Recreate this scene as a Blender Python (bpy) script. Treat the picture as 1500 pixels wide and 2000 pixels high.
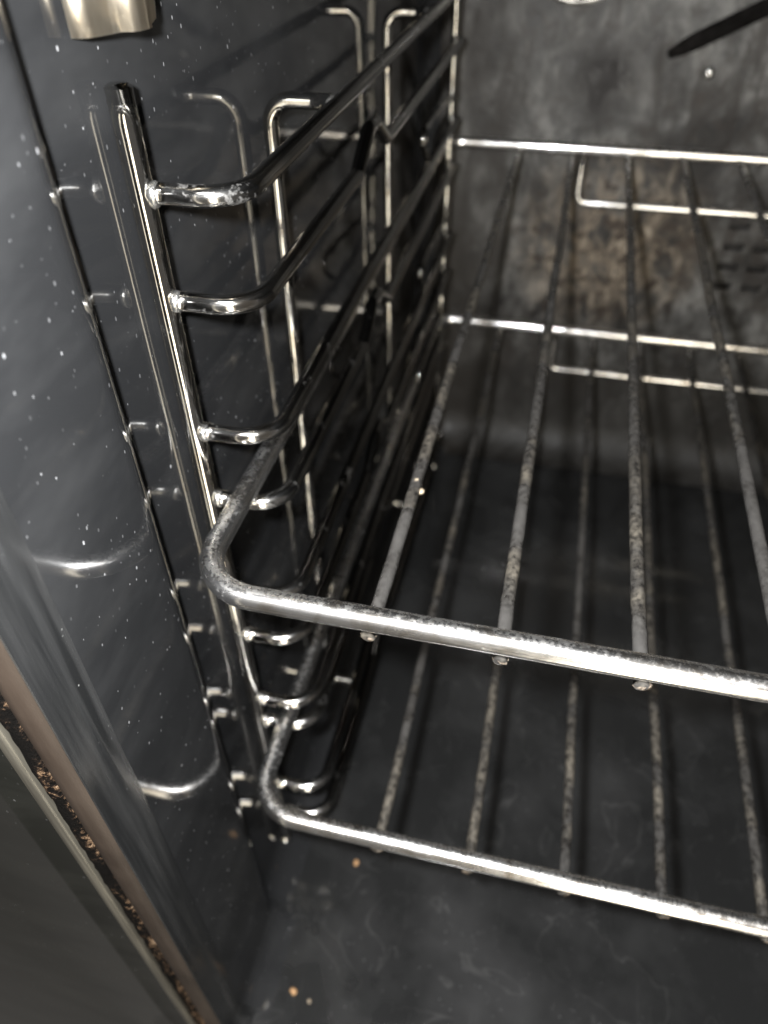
import bpy, bmesh, math, random
from mathutils import Vector, Matrix, noise

for o in list(bpy.data.objects):
    bpy.data.objects.remove(o, do_unlink=True)
scene = bpy.context.scene
COL = scene.collection
random.seed(11)

# ------------------------------------------------------------------ camera
FLOOR = -352.0                       # millimetres below the lens
def P(x, y, z):                      # millimetres relative to the lens -> metres, floor at zero
    return Vector((x / 1000.0, y / 1000.0, (z - FLOOR) / 1000.0))

PITCH, YAW, ROLL = math.radians(42.25), math.radians(13.72), math.radians(-0.85)
fw = Vector((-math.sin(YAW) * math.cos(PITCH), math.cos(YAW) * math.cos(PITCH), -math.sin(PITCH)))
rt0 = Vector((math.cos(YAW), math.sin(YAW), 0))
up0 = rt0.cross(fw)
rt = rt0 * math.cos(ROLL) + up0 * math.sin(ROLL)
up = up0 * math.cos(ROLL) - rt0 * math.sin(ROLL)
cam = bpy.data.cameras.new('camera')
cam_o = bpy.data.objects.new('camera', cam)
COL.objects.link(cam_o)
M3 = Matrix((rt, up, -fw)).transposed()
cam_o.matrix_world = Matrix.Translation(P(0, 0, 0)) @ M3.to_4x4()
cam.sensor_fit = 'VERTICAL'
cam.sensor_height = 36.0
cam.sensor_width = 27.0
cam.lens = 1453.6 / 2000 * 36.0
cam.clip_start = 0.002
cam.clip_end = 50
cam.dof.use_dof = True
cam.dof.focus_distance = 0.158
cam.dof.aperture_fstop = 12.0
scene.camera = cam_o

# ------------------------------------------------------------------ light
world = bpy.data.worlds.new('World')
scene.world = world
world.use_nodes = True
bg = world.node_tree.nodes['Background']
bg.inputs['Color'].default_value = (0.90, 0.85, 0.79, 1)
bg.inputs['Strength'].default_value = 0.08

def lamp(name, kind, loc, energy, color, **kw):
    d = bpy.data.lights.new(name, kind)
    d.energy = energy
    d.color = color
    for k, v in kw.items():
        setattr(d, k, v)
    o = bpy.data.objects.new(name, d)
    COL.objects.link(o)
    o.location = loc
    return o

def aim(o, target):
    o.rotation_euler = (Vector(target) - o.location).to_track_quat('-Z', 'Y').to_euler()

# the phone's flash, a little up and to the left of its lens
flash = lamp('phone_flash', 'POINT', P(0, 0, 0) + rt * -0.017 + up * 0.011, 6.3, (0.975, 0.99, 1.0), shadow_soft_size=0.0045)
# tall warm lamp added for the post stripes, standing in for the lit kitchen
room = lamp('post_stripe_light', 'AREA', Vector((0.30, -0.95, -0.15)), 8.0, (1.0, 0.91, 0.74), shape='RECTANGLE', size=0.24, size_y=2.0)
aim(room, (-0.05, 0.2, -0.15))
room2 = lamp('kitchen_ceiling_light', 'AREA', Vector((-0.1, -0.75, 1.45)), 19.0, (1.0, 0.96, 0.92), shape='RECTANGLE', size=0.8, size_y=0.5)
aim(room2, (0.0, 0.15, 0.2))

scene.view_settings.view_transform = 'Standard'
scene.view_settings.look = 'None'
scene.view_settings.exposure = 0.5
scene.view_settings.gamma = 1.0
scene.view_settings.use_curve_mapping = False
scene.render.engine = 'CYCLES'
scene.cycles.max_bounces = 6
scene.cycles.glossy_bounces = 4
scene.cycles.diffuse_bounces = 2
scene.cycles.caustics_reflective = False
scene.cycles.caustics_refractive = False

# ------------------------------------------------------------------ materials
class NT:
    def __init__(self, name):
        self.m = bpy.data.materials.new(name)
        self.m.use_nodes = True
        self.t = self.m.node_tree
        self.t.nodes.clear()
        self.out = self.t.nodes.new('ShaderNodeOutputMaterial')
        self.b = self.t.nodes.new('ShaderNodeBsdfPrincipled')
        self.t.links.new(self.b.outputs[0], self.out.inputs[0])
        self.tc = self.t.nodes.new('ShaderNodeTexCoord')
    def link(self, a, b):
        self.t.links.new(a, b)
    def setin(self, sock, v):
        if hasattr(v, 'is_output'):
            self.link(v, sock)
        else:
            sock.default_value = v
    def mapping(self, scale=(1, 1, 1), rot=(0, 0, 0), loc=(0, 0, 0)):
        n = self.t.nodes.new('ShaderNodeMapping')
        n.inputs['Scale'].default_value = scale
        n.inputs['Rotation'].default_value = rot
        n.inputs['Location'].default_value = loc
        self.link(self.tc.outputs['Object'], n.inputs['Vector'])
        return n.outputs[0]
    def noise(self, scale, detail=4, rough=0.55, vec=None, dist=0.0):
        n = self.t.nodes.new('ShaderNodeTexNoise')
        n.inputs['Scale'].default_value = scale
        n.inputs['Detail'].default_value = detail
        n.inputs['Roughness'].default_value = rough
        n.inputs['Distortion'].default_value = dist
        self.link(vec if vec is not None else self.tc.outputs['Object'], n.inputs['Vector'])
        return n.outputs[0]
    def voronoi(self, scale, vec=None, feature='F1'):
        n = self.t.nodes.new('ShaderNodeTexVoronoi')
        n.feature = feature
        n.inputs['Scale'].default_value = scale
        self.link(vec if vec is not None else self.tc.outputs['Object'], n.inputs['Vector'])
        return n.outputs['Distance'], n.outputs['Color']
    def math(self, op, a, b=0.0, c=0.0, clamp=False):
        n = self.t.nodes.new('ShaderNodeMath')
        n.operation = op
        n.use_clamp = clamp
        for i, v in enumerate((a, b, c)):
            self.setin(n.inputs[i], v)
        return n.outputs[0]
    def ramp(self, fac, stops):
        n = self.t.nodes.new('ShaderNodeValToRGB')
        e = n.color_ramp.elements
        while len(e) > 2:
            e.remove(e[-1])
        for i, (p, c) in enumerate(stops):
            el = e[i] if i < 2 else e.new(p)
            el.position = p
            if isinstance(c, (int, float)):
                c = (c, c, c)
            el.color = (c[0], c[1], c[2], 1)
        self.link(fac, n.inputs[0])
        return n.outputs[0]
    def rng(self, v, a, b, c=0.0, d=1.0):
        n = self.t.nodes.new('ShaderNodeMapRange')
        self.link(v, n.inputs[0])
        for i, q in enumerate((a, b, c, d)):
            n.inputs[i + 1].default_value = q
        return n.outputs[0]
    def mix(self, fac, a, b):
        n = self.t.nodes.new('ShaderNodeMix')
        n.data_type = 'RGBA'
        self.setin(n.inputs[0], fac)
        for i, v in ((6, a), (7, b)):
            if isinstance(v, (int, float)):
                v = (v, v, v)
            if isinstance(v, tuple):
                v = (v[0], v[1], v[2], 1)
            self.setin(n.inputs[i], v)
        return n.outputs[2]
    def sep(self, v):
        n = self.t.nodes.new('ShaderNodeSeparateXYZ')
        self.link(v, n.inputs[0])
        return n.outputs
    def bump(self, h, strength, dist, prev=None):
        n = self.t.nodes.new('ShaderNodeBump')
        n.inputs['Strength'].default_value = strength
        n.inputs['Distance'].default_value = dist
        self.link(h, n.inputs['Height'])
        if prev is not None:
            self.link(prev, n.inputs['Normal'])
        return n.outputs[0]
    def blob(self, loc, size):          # soft 3-D blob mask, one at its heart
        m = self.mapping(scale=tuple(1.0 / s for s in size), loc=tuple(-l / s for l, s in zip(loc, size)))
        n = self.t.nodes.new('ShaderNodeVectorMath')
        n.operation = 'LENGTH'
        self.link(m, n.inputs[0])
        return self.rng(n.outputs['Value'], 0.35, 1.0, 1.0, 0.0)
    def done(self, color=None, rough=None, metal=None, normal=None, ior=None, **kw):
        for k, v in (('Base Color', color), ('Roughness', rough), ('Metallic', metal), ('Normal', normal), ('IOR', ior)):
            if v is not None:
                if k == 'Base Color' and isinstance(v, tuple):
                    v = (v[0], v[1], v[2], 1)
                self.setin(self.b.inputs[k], v)
        for k, v in kw.items():
            self.setin(self.b.inputs[k], v)
        return self.m

def specks(t, scale, keep, size, vec=None):
    d, c = t.voronoi(scale, vec)
    s = t.sep(c)
    r = t.rng(s[0], keep, 1.0, 0.0, size)
    return t.math('MULTIPLY', t.math('LESS_THAN', d, r), t.math('POWER', s[1], 1.6))

def enamel(name, base, tint, dust, rough, ior=1.55, speck=0.35, wave=0.35, lo=0.45, spill=0.0):
    t = NT(name)
    wipe = t.noise(17, 4, 0.62, t.mapping(scale=(1, 1, 2.2), rot=(0.5, 0.0, 0.3)), 0.1)
    m = t.rng(wipe, lo, 0.80)
    c = t.mix(m, base, tuple(b + dust * q for b, q in zip(base, tint)))
    if spill:                      # dried tide-marks and wiping scratches
        q = t.noise(26, 3, 0.5, None, 0.8)
        ring = t.math('MULTIPLY', t.rng(t.math('ABSOLUTE', t.math('SUBTRACT', q, 0.56)), 0.0, 0.010, 1.0, 0.0), t.rng(wipe, 0.40, 0.60))
        scr = t.noise(60, 3, 0.6, t.mapping(scale=(14, 0.7, 1), rot=(0, 0, 0.35)))
        c = t.mix(t.math('MULTIPLY', t.math('MAXIMUM', ring, t.math('MULTIPLY', t.rng(scr, 0.66, 0.74), 0.7)), spill), c, (0.06, 0.06, 0.059))
    s1 = specks(t, 620, 0.26, 0.19, t.mapping(rot=(0.7, 0.2, 0.5), scale=(1, 1, 0.6)))
    s2 = specks(t, 480, 0.58, 0.10, t.mapping(rot=(0.7, 0.9, 0.5), scale=(1, 1, 0.7)))
    dens = t.rng(wipe, 0.36, 0.58, 0.10, 1.0)
    sp = t.math('MULTIPLY', t.math('MAXIMUM', t.math('MULTIPLY', s1, 0.75), s2), dens)
    c = t.mix(sp, c, (speck, speck, speck * 1.02))
    rr = t.math('ADD', t.rng(wipe, 0.3, 0.8, rough * 0.6, rough * 1.7), t.math('MULTIPLY', sp, 0.4))
    n = t.bump(t.noise(30, 2, 0.5), wave, 0.0010)
    return t.done(c, rr, 0.0, n, ior)

M_wall = enamel('side_enamel', (0.0150, 0.0153, 0.0160), (1, 1.0, 1.0), 0.015, 0.06, 1.55, 0.40, 0.16)
M_floor = enamel('floor_enamel', (0.0125, 0.0127, 0.0128), (1, 1.01, 1.02), 0.016, 0.15, 1.5, 0.09, 0.2, 0.45, 0.4)
M_face = enamel('face_enamel', (0.006, 0.0062, 0.0052), (1, 1, 0.9), 0.008, 0.10, 1.30, 0.08)

def lip_material():
    t = NT('lip_enamel')
    v = t.noise(260, 4, 0.6, t.mapping(scale=(1.0, 1.0, 0.04)))
    w = t.noise(20, 3, 0.6)
    c = t.mix(t.math('MULTIPLY', t.rng(v, 0.42, 0.70), t.rng(w, 0.3, 0.65, 0.3, 1.0)), (0.011, 0.0113, 0.0116), (0.034, 0.034, 0.034))
    sp = specks(t, 330, 0.6, 0.13)
    c = t.mix(t.math('MULTIPLY', sp, 0.8), c, (0.3, 0.3, 0.29))
    return t.done(c, t.rng(v, 0.3, 0.7, 0.12, 0.3), 0.0, t.bump(v, 0.1, 0.0003), 1.5)
M_lip = lip_material()

def back_material():
    t = NT('back_wall_enamel')
    big = t.noise(22, 4, 0.6, None, 0.5)
    mid = t.noise(75, 5, 0.68, t.mapping(scale=(1.3, 1, 0.8)), 0.5)
    vert = t.noise(34, 4, 0.6, t.mapping(scale=(1.7, 1, 0.55)), 0.6)
    xyz = t.sep(t.tc.outputs['Object'])
    f = t.math('ADD', t.math('MULTIPLY', big, 0.6), t.math('MULTIPLY', mid, 0.4))
    c = t.ramp(f, [(0.40, (0.008, 0.0072, 0.0065)), (0.47, (0.030, 0.028, 0.026)), (0.53, (0.064, 0.062, 0.058)), (0.62, (0.15, 0.145, 0.137))])
    # brown-black runs of burnt grease
    c = t.mix(t.math('MULTIPLY', t.rng(vert, 0.52, 0.64), 0.75), c, (0.014, 0.0105, 0.008))
    # baked-on patch in the middle of the wall
    p = t.blob((0.030, 0.478, 0.160), (0.065, 0.2, 0.065))
    c = t.mix(t.math('MULTIPLY', t.rng(mid, 0.40, 0.54), p), c, (0.125, 0.098, 0.070))
    c = t.mix(t.math('MULTIPLY', t.rng(mid, 0.53, 0.64), p), c, (0.26, 0.22, 0.17))
    c = t.mix(t.math('MULTIPLY', t.rng(t.noise(120, 4, 0.65), 0.54, 0.62), t.rng(p, 0.0, 0.5, 0.3, 0.9)), c, (0.022, 0.014, 0.009))
    # slanting burnt smear above it
    q = t.blob((0.012, 0.478, 0.25), (0.028, 0.2, 0.03))
    c = t.mix(t.math('MULTIPLY', q, t.rng(mid, 0.38, 0.52)), c, (0.012, 0.010, 0.009))
    # darker towards the foot; brown staining in the left corner
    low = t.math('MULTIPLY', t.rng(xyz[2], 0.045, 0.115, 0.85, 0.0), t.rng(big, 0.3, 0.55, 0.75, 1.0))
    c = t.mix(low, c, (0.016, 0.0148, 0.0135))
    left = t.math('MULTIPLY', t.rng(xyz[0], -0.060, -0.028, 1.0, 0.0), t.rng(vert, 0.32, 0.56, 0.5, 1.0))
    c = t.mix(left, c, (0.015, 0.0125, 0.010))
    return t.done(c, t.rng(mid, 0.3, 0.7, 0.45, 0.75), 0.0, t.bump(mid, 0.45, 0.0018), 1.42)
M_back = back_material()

def chrome(name, col=(0.60, 0.59, 0.57), rough=0.10, soot=0.5, soot_col=(0.035, 0.03, 0.026), deep=0.0, lo=0.80, bump=0.2, satin=0.0):
    t = NT(name)
    big = t.noise(80, 4, 0.7, None, 0.8)
    fin = t.noise(900, 2, 0.6)
    mask = t.math('MULTIPLY', t.rng(t.math('ADD', big, t.math('MULTIPLY', fin, 0.30)), lo, lo + 0.12), soot)
    c = t.mix(t.math('MULTIPLY', t.rng(big, 0.50, 0.34), 0.55), col, (0.50, 0.42, 0.32))
    if deep:                       # darker colour where the rod runs into the oven
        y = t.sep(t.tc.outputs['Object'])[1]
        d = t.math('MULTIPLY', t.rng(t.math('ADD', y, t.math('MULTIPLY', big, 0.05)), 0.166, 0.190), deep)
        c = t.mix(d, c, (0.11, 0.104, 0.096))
    c = t.mix(mask, c, soot_col)
    r = t.math('ADD', t.rng(big, 0.35, 0.7, rough * 0.8, rough * 1.35), t.math('MULTIPLY', mask, 0.25))
    if satin:                      # drawing lines and scratches along the bar
        scr = t.noise(1500, 3, 0.7, t.mapping(scale=(0.03, 1, 1)))
        c = t.mix(t.math('MULTIPLY', t.rng(scr, 0.52, 0.66), 0.55), c, (0.22, 0.21, 0.20))
        r = t.math('ADD', r, t.rng(scr, 0.40, 0.66, 0.0, 0.14))
        geo = t.t.nodes.new('ShaderNodeNewGeometry')      # grime settled on the upper side
        nz = t.sep(geo.outputs['True Normal'])[2]
        g = t.math('MULTIPLY', t.rng(nz, 0.70, 0.95), t.rng(t.math('ADD', t.math('MULTIPLY', fin, 0.6), t.math('MULTIPLY', big, 0.4)), 0.44, 0.58))
        c = t.mix(t.math('MULTIPLY', g, 0.5), c, (0.30, 0.285, 0.26))
        r = t.math('ADD', r, t.math('MULTIPLY', g, 0.22))
    n = t.bump(t.math('ADD', big, t.math('MULTIPLY', fin, 0.12)), bump, 0.0004)
    m = t.done(c, r, t.math('SUBTRACT', 1.0, t.math('MULTIPLY', mask, 0.4)), n)
    if satin:                      # fine wear scatters part of the reflection
        b2 = t.t.nodes.new('ShaderNodeBsdfPrincipled')
        t.setin(b2.inputs['Base Color'], c)
        b2.inputs['Metallic'].default_value = 1.0
        b2.inputs['Roughness'].default_value = 0.40
        mx = t.t.nodes.new('ShaderNodeMixShader')
        mx.inputs[0].default_value = satin
        t.link(t.b.outputs[0], mx.inputs[1]); t.link(b2.outputs[0], mx.inputs[2]); t.link(mx.outputs[0], t.out.inputs[0])
    return m
M_chrome = chrome('bright_chrome', (0.68, 0.67, 0.64), rough=0.065, soot=0.3, bump=0.10)
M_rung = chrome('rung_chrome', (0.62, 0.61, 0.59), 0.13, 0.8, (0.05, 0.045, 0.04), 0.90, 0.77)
M_rail = chrome('shelf_chrome', (0.92, 0.91, 0.90), 0.12, 0.6, (0.09, 0.08, 0.07), 0.0, 0.78, 0.10, 0.13)

def wire_material():
    t = NT('burnt_wire')
    big = t.noise(42, 4, 0.6, None, 0.4)
    med = t.noise(480, 4, 0.7)
    crust = t.math('MULTIPLY', t.rng(big, 0.48, 0.62), t.rng(med, 0.36, 0.62))
    clean = t.rng(big, 0.48, 0.36)
    c = t.mix(t.rng(med, 0.38, 0.68), (0.020, 0.0185, 0.017), (0.075, 0.071, 0.066))
    c = t.mix(t.math('MULTIPLY', crust, 0.7), c, (0.15, 0.13, 0.10))
    c = t.mix(t.math('MULTIPLY', clean, 0.7), c, (0.085, 0.081, 0.077))
    r = t.math('ADD', 0.27, t.math('MULTIPLY', crust, 0.3))
    return t.done(c, r, 0.4, t.bump(med, 0.28, 0.0005))
M_wire = wire_material()

def simple(name, a, b, scale, rough=(0.3, 0.6), metal=0.0, bump=0.3, dist=0.0005, vec=None, lo=0.38, hi=0.64, ior=1.5):
    t = NT(name)
    v = t.mapping(**vec) if vec else None
    f = t.noise(scale, 5, 0.62, v, 0.3)
    c = t.mix(t.rng(f, lo, hi), a, b)
    return t.done(c, t.rng(f, 0.3, 0.7, *rough), metal, t.bump(f, bump, dist), ior)
M_weld = simple('weld', (0.45, 0.44, 0.42), (0.72, 0.71, 0.68), 500, (0.12, 0.3), 0.95, 0.7)
M_crustweld = simple('crusted_weld', (0.04, 0.032, 0.025), (0.17, 0.14, 0.11), 900, (0.7, 0.9), 0.0, 1.0, ior=1.2)
M_flange = simple('brown_flange', (0.015, 0.0105, 0.0078), (0.034, 0.025, 0.019), 45, (0.35, 0.5), 0.0, 0.1, 0.0006, dict(scale=(1, 1, 0.3)), ior=1.33)  # mottled brown base colour of the frame flange
M_trim = simple('satin_trim', (0.10, 0.092, 0.075), (0.16, 0.148, 0.12), 160, (0.3, 0.45), 0.6, 0.15, 0.0003, dict(scale=(4, 4, 0.15)))
M_dark = simple('black_void', (0.006, 0.006, 0.006), (0.012, 0.011, 0.010), 40, (0.6, 0.8))
M_clip = simple('warm_lit_clip_steel', (0.74, 0.63, 0.48), (0.88, 0.80, 0.66), 60, (0.3, 0.45), 1.0, 0.15, 0.0004, dict(scale=(1, 2, 0.3)))  # gold of the warm light it reflects is put into the base colour
M_crumb = simple('toasted_crumb', (0.24, 0.125, 0.05), (0.42, 0.26, 0.13), 900, (0.5, 0.8), 0.0, 0.6)
M_pale = simple('pale_crumb', (0.20, 0.16, 0.11), (0.36, 0.30, 0.22), 900, (0.35, 0.6), 0.0, 0.6)
M_lampring = simple('lamp_ring_steel', (0.06, 0.055, 0.05), (0.55, 0.53, 0.48), 45, (0.3, 0.5), 0.8, 0.2)
M_tube = simple('matte_black_bar', (0.005, 0.0046, 0.0042), (0.011, 0.010, 0.0095), 120, (0.85, 0.95), 0.0, 0.4, ior=1.08)

def gasket_material():
    t = NT('burnt_gasket')
    f = t.noise(520, 5, 0.75)
    g = t.noise(75, 3, 0.6)
    x = t.sep(t.tc.outputs['Object'])[0]
    upper = t.rng(x, -0.0912, -0.0872, -0.11, 0.06)
    c = t.ramp(t.math('ADD', t.math('ADD', f, upper), t.math('MULTIPLY', t.math('SUBTRACT', g, 0.5), 0.7)),
               [(0.50, (0.003, 0.0026, 0.0023)), (0.57, (0.014, 0.0095, 0.007)), (0.63, (0.10, 0.062, 0.036)), (0.76, (0.26, 0.19, 0.13))])
    return t.done(c, 0.9, 0.0, t.bump(f, 1.0, 0.0012), 1.12)
M_gasket = gasket_material()
M_slotplate = simple('dark_slot_plate', (0.012, 0.011, 0.010), (0.034, 0.031, 0.028), 140, (0.6, 0.8), 0.0, 0.4, ior=1.3)
def glass_material():
    t = NT('lamp_glass')
    return t.done((0.85, 0.84, 0.80), 0.12, 0.0, t.bump(t.noise(60, 2), 0.1, 0.001), 1.5, **{'Transmission Weight': 0.85})
M_glass = glass_material()

# ------------------------------------------------------------------ mesh helpers
def mesh_obj(name, verts, faces, mat, parent=None, smooth=True):
    me = bpy.data.meshes.new(name)
    me.from_pydata([tuple(v) for v in verts], [], faces)
    me.materials.append(mat)
    if smooth:
        me.polygons.foreach_set('use_smooth', [True] * len(me.polygons))
    me.update()
    o = bpy.data.objects.new(name, me)
    COL.objects.link(o)
    o.parent = parent
    return o

def tag(o, label, cat, group=None):
    o['label'] = label
    o['category'] = cat
    if group:
        o['group'] = group
    return o

def thing(name, label, cat, group=None):
    o = bpy.data.objects.new(name, None)
    o.empty_display_size = 0.02
    COL.objects.link(o)
    return tag(o, label, cat, group)

def fillet(pts, rad, n=7, closed=False):
    """round the corners of a polyline given in metres; rad a number or one per point"""
    out = []
    N = len(pts)
    for i, p in enumerate(pts):
        r = rad[i] if isinstance(rad, (list, tuple)) else rad
        if (not closed and i in (0, N - 1)) or r <= 0:
            out.append(p.copy()); continue
        a = pts[(i - 1) % N] - p
        b = pts[(i + 1) % N] - p
        la, lb = a.length, b.length
        a.normalize(); b.normalize()
        ang = a.angle(b)
        if ang > math.pi - 0.02:
            out.append(p.copy()); continue
        d = min(r / math.tan(ang / 2), 0.48 * la, 0.48 * lb)
        rr = d * math.tan(ang / 2)
        bis = (a + b).normalized()
        c = p + bis * (rr / math.sin(ang / 2))
        s, e = p + a * d - c, p + b * d - c
        tot = s.angle(e)
        ax = s.cross(e).normalized()
        for k in range(n + 1):
            out.append(c + Matrix.Rotation(tot * k / n, 3, ax) @ s)
    return out

def resample(pts, step, closed=False):
    out = []
    q = pts + [pts[0]] if closed else pts
    for a, b in zip(q[:-1], q[1:]):
        k = max(1, int((b - a).length / step))
        out += [a.lerp(b, i / k) for i in range(k)]
    if not closed:
        out.append(q[-1].copy())
    return out

def tube_data(pts, r, seg=20, closed=False, jitter=0.0, jscale=300.0, caps=True, seed=0.0):
    n = len(pts)
    tang = []
    for i in range(n):
        if closed:
            t = pts[(i + 1) % n] - pts[i - 1]
        else:
            t = pts[min(i + 1, n - 1)] - pts[max(i - 1, 0)]
        tang.append(t.normalized())
    nrm = tang[0].orthogonal().normalized()
    V, F = [], []
    for i in range(n):
        nrm = (nrm - tang[i] * nrm.dot(tang[i])).normalized()
        bi = tang[i].cross(nrm)
        for k in range(seg):
            a = 2 * math.pi * k / seg
            d = nrm * math.cos(a) + bi * math.sin(a)
            rr = r
            if jitter:
                rr = r * (1 + jitter * noise.noise((pts[i] + d * r) * jscale + Vector((seed, seed, seed))))
            V.append(pts[i] + d * rr)
    rings = n if closed else n - 1
    off = 0
    if closed:                               # match the last ring to the first
        best = min(range(seg), key=lambda s: (V[(n - 1) * seg] - V[s]).length)
        off = best
    for i in range(rings):
        j = (i + 1) % n
        o = off if (closed and i == n - 1) else 0
        for k in range(seg):
            k2 = (k + 1) % seg
            F.append((i * seg + k, i * seg + k2, j * seg + (k2 + o) % seg, j * seg + (k + o) % seg))
    if not closed and caps:                  # slightly domed ends
        for i, s in ((0, -1), (n - 1, 1)):
            c = len(V)
            base = i * seg
            for f, h in ((0.72, 0.22),):
                for k in range(seg):
                    V.append(pts[i] + (V[base + k] - pts[i]) * f + tang[i] * s * r * h)
            V.append(pts[i] + tang[i] * s * r * 0.3)
            for k in range(seg):
                k2 = (k + 1) % seg
                q = (base + k, c + k, c + k2, base + k2)
                F.append(q if s > 0 else q[::-1])
                q = (c + k, c + seg, c + k2)
                F.append(q if s > 0 else q[::-1])
    return V, F

def tube(name, pts, r, mat, parent=None, **kw):
    V, F = tube_data(pts, r, **kw)
    return mesh_obj(name, V, F, mat, parent)

def lump(name, c, size, mat, parent=None, rough=0.3, seed=0.0, sub=2, rot=0.0):
    bm = bmesh.new()
    bmesh.ops.create_icosphere(bm, subdivisions=sub, radius=1.0)
    R = Matrix.Rotation(rot, 3, 'Z')
    for v in bm.verts:
        k = 1 + rough * noise.noise(v.co * 1.7 + Vector((seed, seed * 0.7, -seed)))
        v.co = R @ Vector((v.co.x * size[0] * k, v.co.y * size[1] * k, v.co.z * size[2] * k)) / 1000.0
    me = bpy.data.meshes.new(name)
    bm.to_mesh(me); bm.free()
    me.materials.append(mat)
    me.polygons.foreach_set('use_smooth', [True] * len(me.polygons))
    o = bpy.data.objects.new(name, me)
    COL.objects.link(o)
    o.location = c
    o.parent = parent
    return o

# ------------------------------------------------------------------ the oven
oven = thing('oven', 'dark enamelled oven cavity seen through its open mouth, greasy and burnt at the back', 'oven')
TOP = 40.0
YB = 478.0
XR = 387.0

def arc2(cx, cy, r, a0, a1, n):
    return [(cx + r * math.cos(math.radians(a0 + (a1 - a0) * k / n)), cy + r * math.sin(math.radians(a0 + (a1 - a0) * k / n))) for k in range(n + 1)]

def shell(name, prof, norms, radii, mat, ztop=TOP, zsteps=26, wob=0.0):
    """extrude a plan profile upwards; the foot curves inwards into the floor"""
    zs = [0.0]
    rmax = 40.0
    rows = []
    N = 12
    V, F = [], []
    nrow = N + zsteps + 1
    for (x, y), (nx, ny), r in zip(prof, norms, radii):
        col = []
        for k in range(N + 1):
            a = math.pi / 2 * k / N
            o = r * (1 - math.sin(a)); h = r * (1 - math.cos(a))
            col.append((x + nx * o, y + ny * o, FLOOR + h))
        z0 = FLOOR + r
        for k in range(1, zsteps + 1):
            col.append((x, y, z0 + (ztop - z0) * k / zsteps))
        rows.append(col)
    for col in rows:
        V += [P(*q) for q in col]
    for i in range(len(rows) - 1):
        for k in range(nrow - 1):
            a = i * nrow + k
            F.append((a, a + nrow, a + nrow + 1, a + 1))
    return mesh_obj(name, V, F, mat, oven)

# left wall: mouth edge (-75, 68.5), narrow front zone, step back to the recessed zone, corner into the back wall
XA, XBz = -85.7, -79.4
prof = [(XBz, 72.5), (XBz, 74), (XBz, 80), (XBz, 88), (XBz, 96), (XBz, 101), (XBz, 104.0)]
prof += [(XBz - 0.12, 105.6), (XBz - 0.4, 107.0), (XBz - 0.85, 108.3), (XBz - 1.5, 109.5)]
prof += [(-81.8, 110.7), (-83.0, 111.9), (-84.1, 113.0), (-85.0, 114.2), (-85.55, 115.6)]
y0 = 117.5
n = 30
for k in range(n + 1):
    prof.append((XA, y0 + (YB - 24 - y0) * k / n))
corner = arc2(XA + 24, YB - 24, 24.0, 180, 90, 10)
wall_prof = prof + corner[1:6]
def inward(pr):
    out = []
    for i in range(len(pr)):
        a = Vector(pr[max(i - 1, 0)]); b = Vector(pr[min(i + 1, len(pr) - 1)])
        t = (b - a).normalized()
        out.append((t.y, -t.x))
    return out
def flat_norm(pr):
    return [((1.0, 0.0) if y < YB - 24 else ((XA + 24 - x) / 24, (YB - 24 - y) / 24)) for x, y in pr]
radii = [11.0 if y < 100 else (11 + (13 - 11) * min(1, (y - 100) / 30.0)) if y < 130 else (13.0 if y < YB - 60 else 13 + (26 - 13) * min(1, (y - YB + 60) / 36)) for x, y in wall_prof]
side_wall = shell('side_wall', wall_prof, flat_norm(wall_prof), radii, M_wall)
side_wall['label'] = 'glossy speckled dark enamel side wall'

# back wall with vent slots cut through it
def back_wall():
    pr = corner[5:]
    nr = [((XA + 24 - x) / 24, (YB - 24 - y) / 24) for x, y in pr]
    V, F = [], []
    # rounded corner strip and the flat wall, as one grid with holes
    xs = [p[0] for p in pr]
    flat = set()
    slots_x = [(98 + 17 * i, 98 + 17 * i + 11.5) for i in range(7)]
    slots_z = [(-214 + 12.5 * j, -214 + 12.5 * j + 5.0) for j in range(4)]
    gx = [XA + 24 + v for v in (12, 26, 40, 56, 72, 90, 108, 126, 142)]
    for a, b in slots_x:
        gx += [a, b]
    gx += [240, 280, 320, XR]
    gx = sorted(set(gx))
    R = 26.0
    gz = [FLOOR + R + v for v in (0, 20, 40, 60, 80)]
    for a, b in slots_z:
        gz += [a, b]
    gz += [-140, -120, -100, -80, -60, -40, -20, 0, 20, TOP]
    gz = sorted(set(gz))
    cols = [(x, y, n) for (x, y), n in zip(pr, nr)] + [(x, YB, (0.0, -1.0)) for x in gx if x > XA + 24 + 1]
    N = 12
    zrow = []
    for k in range(N):
        a = math.pi / 2 * k / N
        zrow.append((R * (1 - math.sin(a)), FLOOR + R * (1 - math.cos(a))))
    zrow += [(0.0, z) for z in gz]
    H = len(zrow)
    for x, y, (nx, ny) in cols:
        for o, z in zrow:
            V.append(P(x + nx * o, y + ny * o, z))
    def in_slot(x, z):
        return any(a < x < b for a, b in slots_x) and any(a < z < b for a, b in slots_z)
    for i in range(len(cols) - 1):
        for k in range(H - 1):
            mx = (cols[i][0] + cols[i + 1][0]) / 2
            mz = (zrow[k][1] + zrow[k + 1][1]) / 2
            if k >= N and in_slot(mx, mz) and cols[i][1] > YB - 0.01:
                continue
            a = i * H + k
            F.append((a, a + H, a + H + 1, a + 1))
    for a, b in slots_x:                       # the thickness of the pressed sheet round each slot
        for c, d in slots_z:
            s = len(V)
            for yy in (YB, YB + 4):
                V += [P(a, yy, c), P(b, yy, c), P(b, yy, d), P(a, yy, d)]
            for k in range(4):
                F.append((s + k, s + (k + 1) % 4, s + 4 + (k + 1) % 4, s + 4 + k))
    return mesh_obj('back_wall', V, F, M_back, oven), slots_x, slots_z
bw, SX, SZ = back_wall()
bw['label'] = 'grey back wall with baked-on brown stains and dark fan slots'
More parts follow.
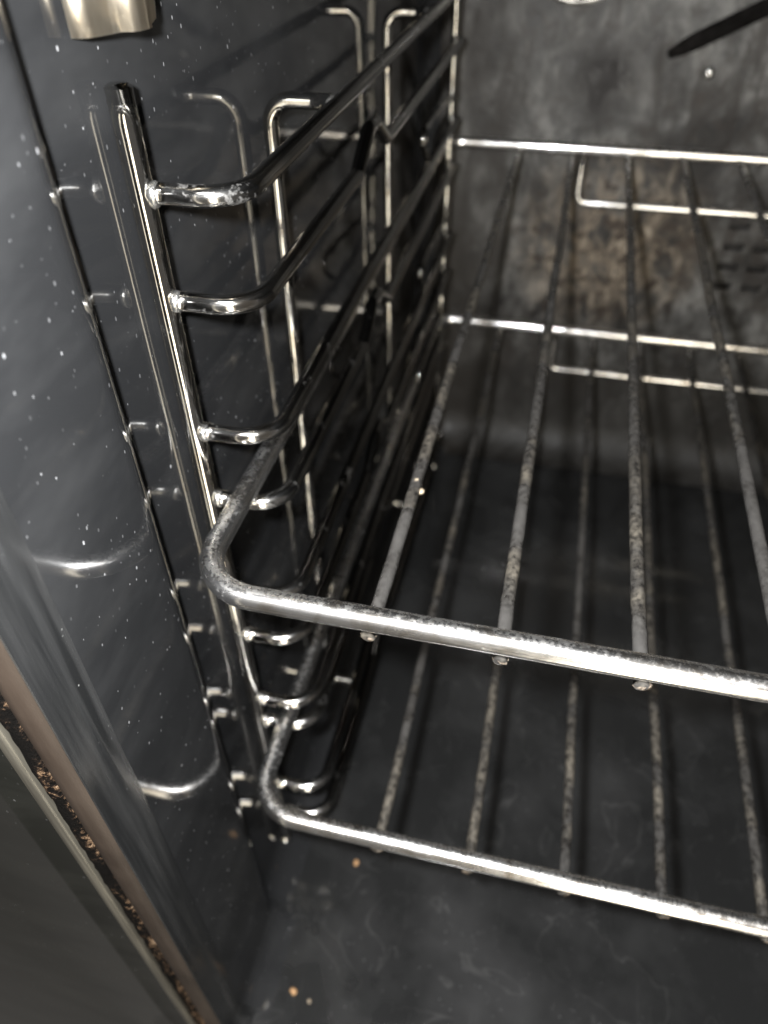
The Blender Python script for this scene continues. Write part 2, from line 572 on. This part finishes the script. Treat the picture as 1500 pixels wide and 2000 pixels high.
def box(name, a, b, mat, parent, smooth=False):
    (x0, y0, z0), (x1, y1, z1) = a, b
    V = [P(x, y, z) for x in (x0, x1) for y in (y0, y1) for z in (z0, z1)]
    F = [(0, 1, 3, 2), (4, 6, 7, 5), (0, 4, 5, 1), (2, 3, 7, 6), (0, 2, 6, 4), (1, 5, 7, 3)]
    return mesh_obj(name, V, F, mat, parent, smooth)
box('fan_chamber', (70, YB + 5.5, -240), (250, YB + 8, -130), M_slotplate, oven)  # dark mottled plate close behind the slots, keeping them faint

# floor, right wall, top
def floor_panel():
    V, F = [], []
    nx, ny = 34, 36
    for i in range(nx + 1):
        for j in range(ny + 1):
            x = -80 + (XR + 80) * i / nx
            y = 62 + (YB - 62) * j / ny
            V.append(P(x, y, FLOOR - 0.4))
    for i in range(nx):
        for j in range(ny):
            a = i * (ny + 1) + j
            F.append((a, a + ny + 1, a + ny + 2, a + 1))
    return mesh_obj('floor_panel', V, F, M_floor, oven)
floor_panel()
mesh_obj('side_wall', [P(XR, 66, FLOOR), P(XR, YB, FLOOR), P(XR, YB, TOP), P(XR, 66, TOP)], [(0, 1, 2, 3)], M_wall, oven)
mesh_obj('roof_panel', [P(-90, 66, TOP), P(XR, 66, TOP), P(XR, YB, TOP), P(-90, YB, TOP)], [(0, 1, 2, 3)], M_wall, oven)

# front frame: cross-sections swept down the left edge, round the bottom corner and along the sill
def sweep_frame(name, sec, mat, jitter=None):
    R = 11.0
    XS = -75.0
    path = []
    for k in range(41):
        path.append((XS, TOP + (FLOOR + R - TOP) * k / 40, -1.0, 0.0))
    for k in range(1, 13):
        a = math.pi / 2 * k / 12
        path.append((XS + R - R * math.cos(a), FLOOR + R - R * math.sin(a), -math.cos(a), -math.sin(a)))
    for k in range(1, 31):
        path.append((XS + R + (XR - XS - R) * k / 30, FLOOR, 0.0, -1.0))
    if jitter:
        fine = []
        for a, b in zip(path[:-1], path[1:]):
            m = 4
            fine += [tuple(a[q] + (b[q] - a[q]) * k / m for q in range(4)) for k in range(m)]
        path = fine + [path[-1]]
    V, F = [], []
    S = len(sec)
    for x, z, ox, oz in path:
        for o, y in sec:
            v = P(x + ox * o, y, z + oz * o)
            if jitter:
                j = noise.noise(v * 260) + 0.6 * noise.noise(v * 700)
                v = v + Vector((0, -jitter * j / 1000, 0)) + Vector((ox, 0, oz)) * (jitter * 0.5 * noise.noise(v * 400 + Vector((9, 9, 9))) / 1000)
            V.append(v)
    for i in range(len(path) - 1):
        for k in range(S - 1):
            a = i * S + k
            F.append((a, a + S, a + S + 1, a + 1))
    return mesh_obj(name, V, F, mat, oven)

lip = [(4.35, 72.5), (4.37, 71.0), (4.4, 69.0)] + [(4.4 + 0.65 * math.sin(math.radians(a)) , 60.6 + 7.4 * math.cos(math.radians(a))) for a in range(10, 100, 10)] + [(5.05, 60.0), (5.3, 60.4)]
sweep_frame('mouth_lip', lip, M_lip)
sweep_frame('frame_flange', [(5.15, 60.9), (5.25, 60.3), (9.4, 60.1), (10.0, 59.7), (11.7, 59.7), (12.1, 60.1), (12.15, 63.0)], M_flange)
g = sweep_frame('door_gasket', [(11.9, 61.8), (12.1, 60.5), (12.7, 59.7), (13.6, 59.3), (14.6, 59.2), (15.6, 59.4), (16.5, 60.0), (17.3, 61.0), (17.5, 62.2)], M_gasket, jitter=0.5)
g['label'] = 'blackened door seal crusted with orange-brown burnt crumbs'
sweep_frame('gasket_channel', [(13.0, 62.8), (18.4, 62.9)], M_dark)
sweep_frame('frame_trim', [(17.7, 63.0), (17.75, 60.1), (18.0, 59.7), (20.9, 59.7), (21.3, 60.2)], M_trim)
sweep_frame('front_panel', [(21.2, 60.6), (29, 60.6), (30.2, 60.1), (31.4, 60.1), (32.6, 60.6), (60, 60.7), (120, 60.8), (300, 61.0)], M_face)

# oven lamp high on the back wall
lc = P(-9, YB, -34.5)
def ring_pts(r, dy, n=48):
    return [lc + Vector((math.cos(2 * math.pi * k / n) * r / 1000, dy / 1000, math.sin(2 * math.pi * k / n) * r / 1000)) for k in range(n)]
tube('lamp_ring', ring_pts(30.5, -1.0), 0.0019, M_lampring, oven, seg=12, closed=True)
V, F = [], []
for j in range(9):
    a = math.pi / 2 * j / 8
    for k in range(40):
        t = 2 * math.pi * k / 40
        V.append(lc + Vector((math.cos(t) * 28.5 * math.cos(a), -1.5 - 13 * math.sin(a), math.sin(t) * 28.5 * math.cos(a))) / 1000)
for j in range(8):
    for k in range(40):
        F.append((j * 40 + k, j * 40 + (k + 1) % 40, (j + 1) * 40 + (k + 1) % 40, (j + 1) * 40 + k))
mesh_obj('lamp_cover', V, F, M_glass, oven)
# black bar for a dark diagonal streak on the back wall, and a bright screw head
tube('diagonal_bar', resample(fillet([P(43, YB + 4.4, -87.5), P(56, YB + 2.2, -80.5), P(150, YB + 2.0, -32), P(200, YB + 2.0, -10)], 0.01), 0.006), 0.0050, M_tube, oven, seg=14)
lump('screw_head', P(65, YB - 0.6, -95.5), (3.2, 2.2, 3.2), M_weld, oven, 0.08)

# rack bracket at the top of the wall: folded spring steel
def bracket():
    sec = [(-84.8, 130.4), (-83.4, 130.5), (-82.2, 130.9), (-81.5, 132.2), (-80.4, 136.0), (-79.9, 138.6), (-78.2, 139.4), (-77.2, 140.4), (-77.0, 143.0), (-77.3, 145.2), (-78.6, 145.9), (-79.2, 148.6), (-79.8, 152.0), (-80.6, 154.2), (-82.4, 155.0), (-84.8, 155.2)]
    th = 1.1
    nr = inward(sec)
    rows = []
    zt = 22.0
    V, F = [], []
    S = len(sec)
    for side in (0, 1):
        for k in range(9):
            for (x, y), (nx, ny) in zip(sec, nr):
                f = (y - 128.5) / 26.5
                zb = -24.6 - 1.0 * f + max(0.0, f - 0.82) ** 2 * 130
                z = zb + (zt - zb) * k / 8
                V.append(P(x + nx * th * side * -1, y + ny * th * side * -1, z))
    for side in (0, 1):
        b = side * 9 * S
        for k in range(8):
            for i in range(S - 1):
                q = (b + k * S + i, b + k * S + i + 1, b + (k + 1) * S + i + 1, b + (k + 1) * S + i)
                F.append(q if side == 0 else q[::-1])
    o = 9 * S
    for i in range(S - 1):
        F.append((i, i + o, i + 1 + o, i + 1))
    for k in range(8):
        for e in (0, S - 1):
            F.append((k * S + e, (k + 1) * S + e, (k + 1) * S + e + o, k * S + e + o))
    return mesh_obj('rack_bracket', V, F, M_clip, oven)
b = bracket()
b['label'] = 'folded steel bracket, warm reflected light in its colour, at the top of the side wall'

# ------------------------------------------------------------------ side rack
rack = thing('side_rack', 'chromed wire side rack with bent guide rungs standing against the left wall', 'rack')
RZ = [-52.4, -75.6, -111.0, -133.2, -170.5, -192.1, -228.5, -242.4, -289.5, -313.0]
PX, PY = -82.8, 138.3
XG = -62.0
tube('front_post', resample([P(PX, PY, -33.5), P(PX, PY, -341)], 0.006), 0.00262, M_chrome, rack, seg=28)
def rear_y(z):
    return 428.0 - 9.0 * (-z - 60) / 160.0 if z > -220 else 419.0
tube('rear_post', resample([P(XG - 2.6, rear_y(-20), -20), P(XG - 2.6, rear_y(-220), -220), P(XG - 2.6, 419, -341)], 0.006), 0.0021, M_chrome, rack, seg=16)
for i, z in enumerate(RZ):
    ye = rear_y(z)
    pts = [P(PX + 1.2, PY + 0.3, z), P(XG, PY + 0.3, z)]
    rr = [0, 0.0095]
    if i % 2 == 1:                             # retaining hump on the lower rung of each pair
        pts += [P(XG, 226, z), P(XG, 241, z + 9.0), P(XG, 249, z + 9.0), P(XG, 264, z)]
        rr += [0.004, 0.0035, 0.0035, 0.004]
    pts += [P(XG, ye + 1.5, z)]
    rr += [0]
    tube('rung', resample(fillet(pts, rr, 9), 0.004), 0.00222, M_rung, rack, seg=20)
    lump('weld', P(PX + 3.0, PY - 0.2, z), (1.5, 2.4, 2.7), M_weld, rack, 0.28, i * 3.1)
    lump('weld', P(XG - 1.5, ye - 1.5, z), (2.2, 1.8, 2.2), M_weld, rack, 0.25, i * 5.3)
for ym, xm, r in ((209.0, -81.3, 0.00215), (345.0, -80.0, 0.0021)):
    zt, zb = RZ[0] + 0.6, RZ[9] - 0.6
    pts = [P(XG - 1.6, ym, zt), P(xm, ym, zt), P(xm, ym, zb), P(XG - 1.6, ym, zb)]
    tube('middle_post', resample(fillet(pts, 0.0062, 9), 0.005), r, M_chrome, rack, seg=20)
    lump('weld', P(XG - 1.6, ym - 0.5, zt), (1.7, 2.2, 1.9), M_weld, rack, 0.3, ym)
for k in range(1, 5):                          # little catch wires above each pair near the back
    z = RZ[2 * k]
    pts = [P(XG, 345, z + 4), P(XG, 326, z + 19), P(XG, 358, z + 18.5), P(XG - 1, rear_y(z) - 1, z + 12)]
    tube('catch_wire', resample(fillet(pts, [0, 0.006, 0.008, 0], 7), 0.004), 0.0014, M_rung, rack, seg=10)

# ------------------------------------------------------------------ shelves
YF, YS = 102.0, 448.5
WX, WS = -28.6, 29.5
XL, XRS = -70.8, 371.0
def shelf(label, z, seed):
    t = thing('oven_shelf', label, 'shelf', 'wire oven shelves')
    pts = [P(XL, YF, z), P(XRS, YF, z), P(XRS, YS, z), P(XL, YS, z)]
    path = resample(fillet(pts, [0.0145, 0.0145, 0.011, 0.011], 10, True), 0.004, True)
    tube('frame', path, 0.0029, M_rail, t, seg=24, closed=True, jitter=0.012, jscale=220, seed=seed)
    for i in range(14):
        x = WX + WS * i
        zz = z - 4.3
        pts = []
        for k in range(90):
            y = YF - 1.6 + (YS - YF + 2.6) * k / 89
            w = 0.55 * noise.noise(Vector((i * 3.7 + seed, y / 55, 0.3)))
            v = 0.35 * noise.noise(Vector((i * 1.7 + seed, y / 60, 7.3)))
            e = min(1, (y - YF + 2) / 20, (YS + 2 - y) / 20)
            pts.append(P(x + w * max(0, e), y, zz + v * max(0, e)))
        pts = resample(pts, 0.0016 if i < 5 else 0.004)
        tube('wire', pts, 0.00168, M_wire, t, seg=14, jitter=0.10, jscale=700, seed=seed + i)
        lump('weld', P(x + random.uniform(-0.3, 0.3), YF - 1.2, zz - 0.3), (1.8, 1.0, 1.0), M_crustweld, t, 0.7, seed + i * 2.3)
        lump('weld', P(x, YS - 3.0, zz + 0.4), (1.9, 1.7, 1.6), M_weld, t, 0.25, seed + i * 1.3)
    x0, x1 = 6.5, 292.0
    g = [P(x0, YS, z - 2), P(x0, YS, z - 28.6), P(x1, YS, z - 28.6), P(x1, YS, z - 2)]
    tube('back_guard', resample(fillet(g, 0.0055, 8), 0.006), 0.0020, M_rail, t, seg=14)
    return t
shelf('upper wire oven shelf with bright front rail and burnt cross wires', -128.0, 1.7)
shelf('lower wire oven shelf below the other, nearer the oven floor', -237.2, 23.1)

# ------------------------------------------------------------------ crumbs
def ground(u, v, z):
    r = fw * 1453.6 + rt * (u - 750) - up * (v - 1000)
    return r * (z / 1000.0 / r.z)
def crumb(x, y, z, s, mat, label, seed):
    tag(lump('crumb', P(x, y, z), s, mat, None, 0.45, seed, 2, seed), label, 'crumb', 'crumbs')
CR = [((573, 1937), 1.6, M_crumb, 'round orange crumb on the oven floor near the front left corner'),
      ((604, 1956), 0.9, M_pale, 'tiny pale crumb on the floor just right of the orange crumb'),
      ((696, 1686), 1.5, M_crumb, 'small brown crumb on the floor below the lower shelf front rail')]
for k, ((u, v), s, m, lab) in enumerate(CR):
    q = ground(u, v, FLOOR)
    crumb(q.x * 1000, q.y * 1000, FLOOR + s * 0.45, (s * 0.8, s, s * 0.7), m, lab, k * 2.7 + 1)
q = ground(822, 940, -131)
crumb(WX + 0.2, q.y * 1000, -131.2, (1.0, 1.0, 0.9), M_pale, 'pale crumb stuck on top of the leftmost upper shelf wire', 4.4)
q2 = ground(830, 952, -131)
crumb(WX + 1.9, q2.y * 1000, -132.6, (1.0, 1.0, 0.9), M_pale, 'pale crumb stuck to the right side of the leftmost upper shelf wire', 8.8)
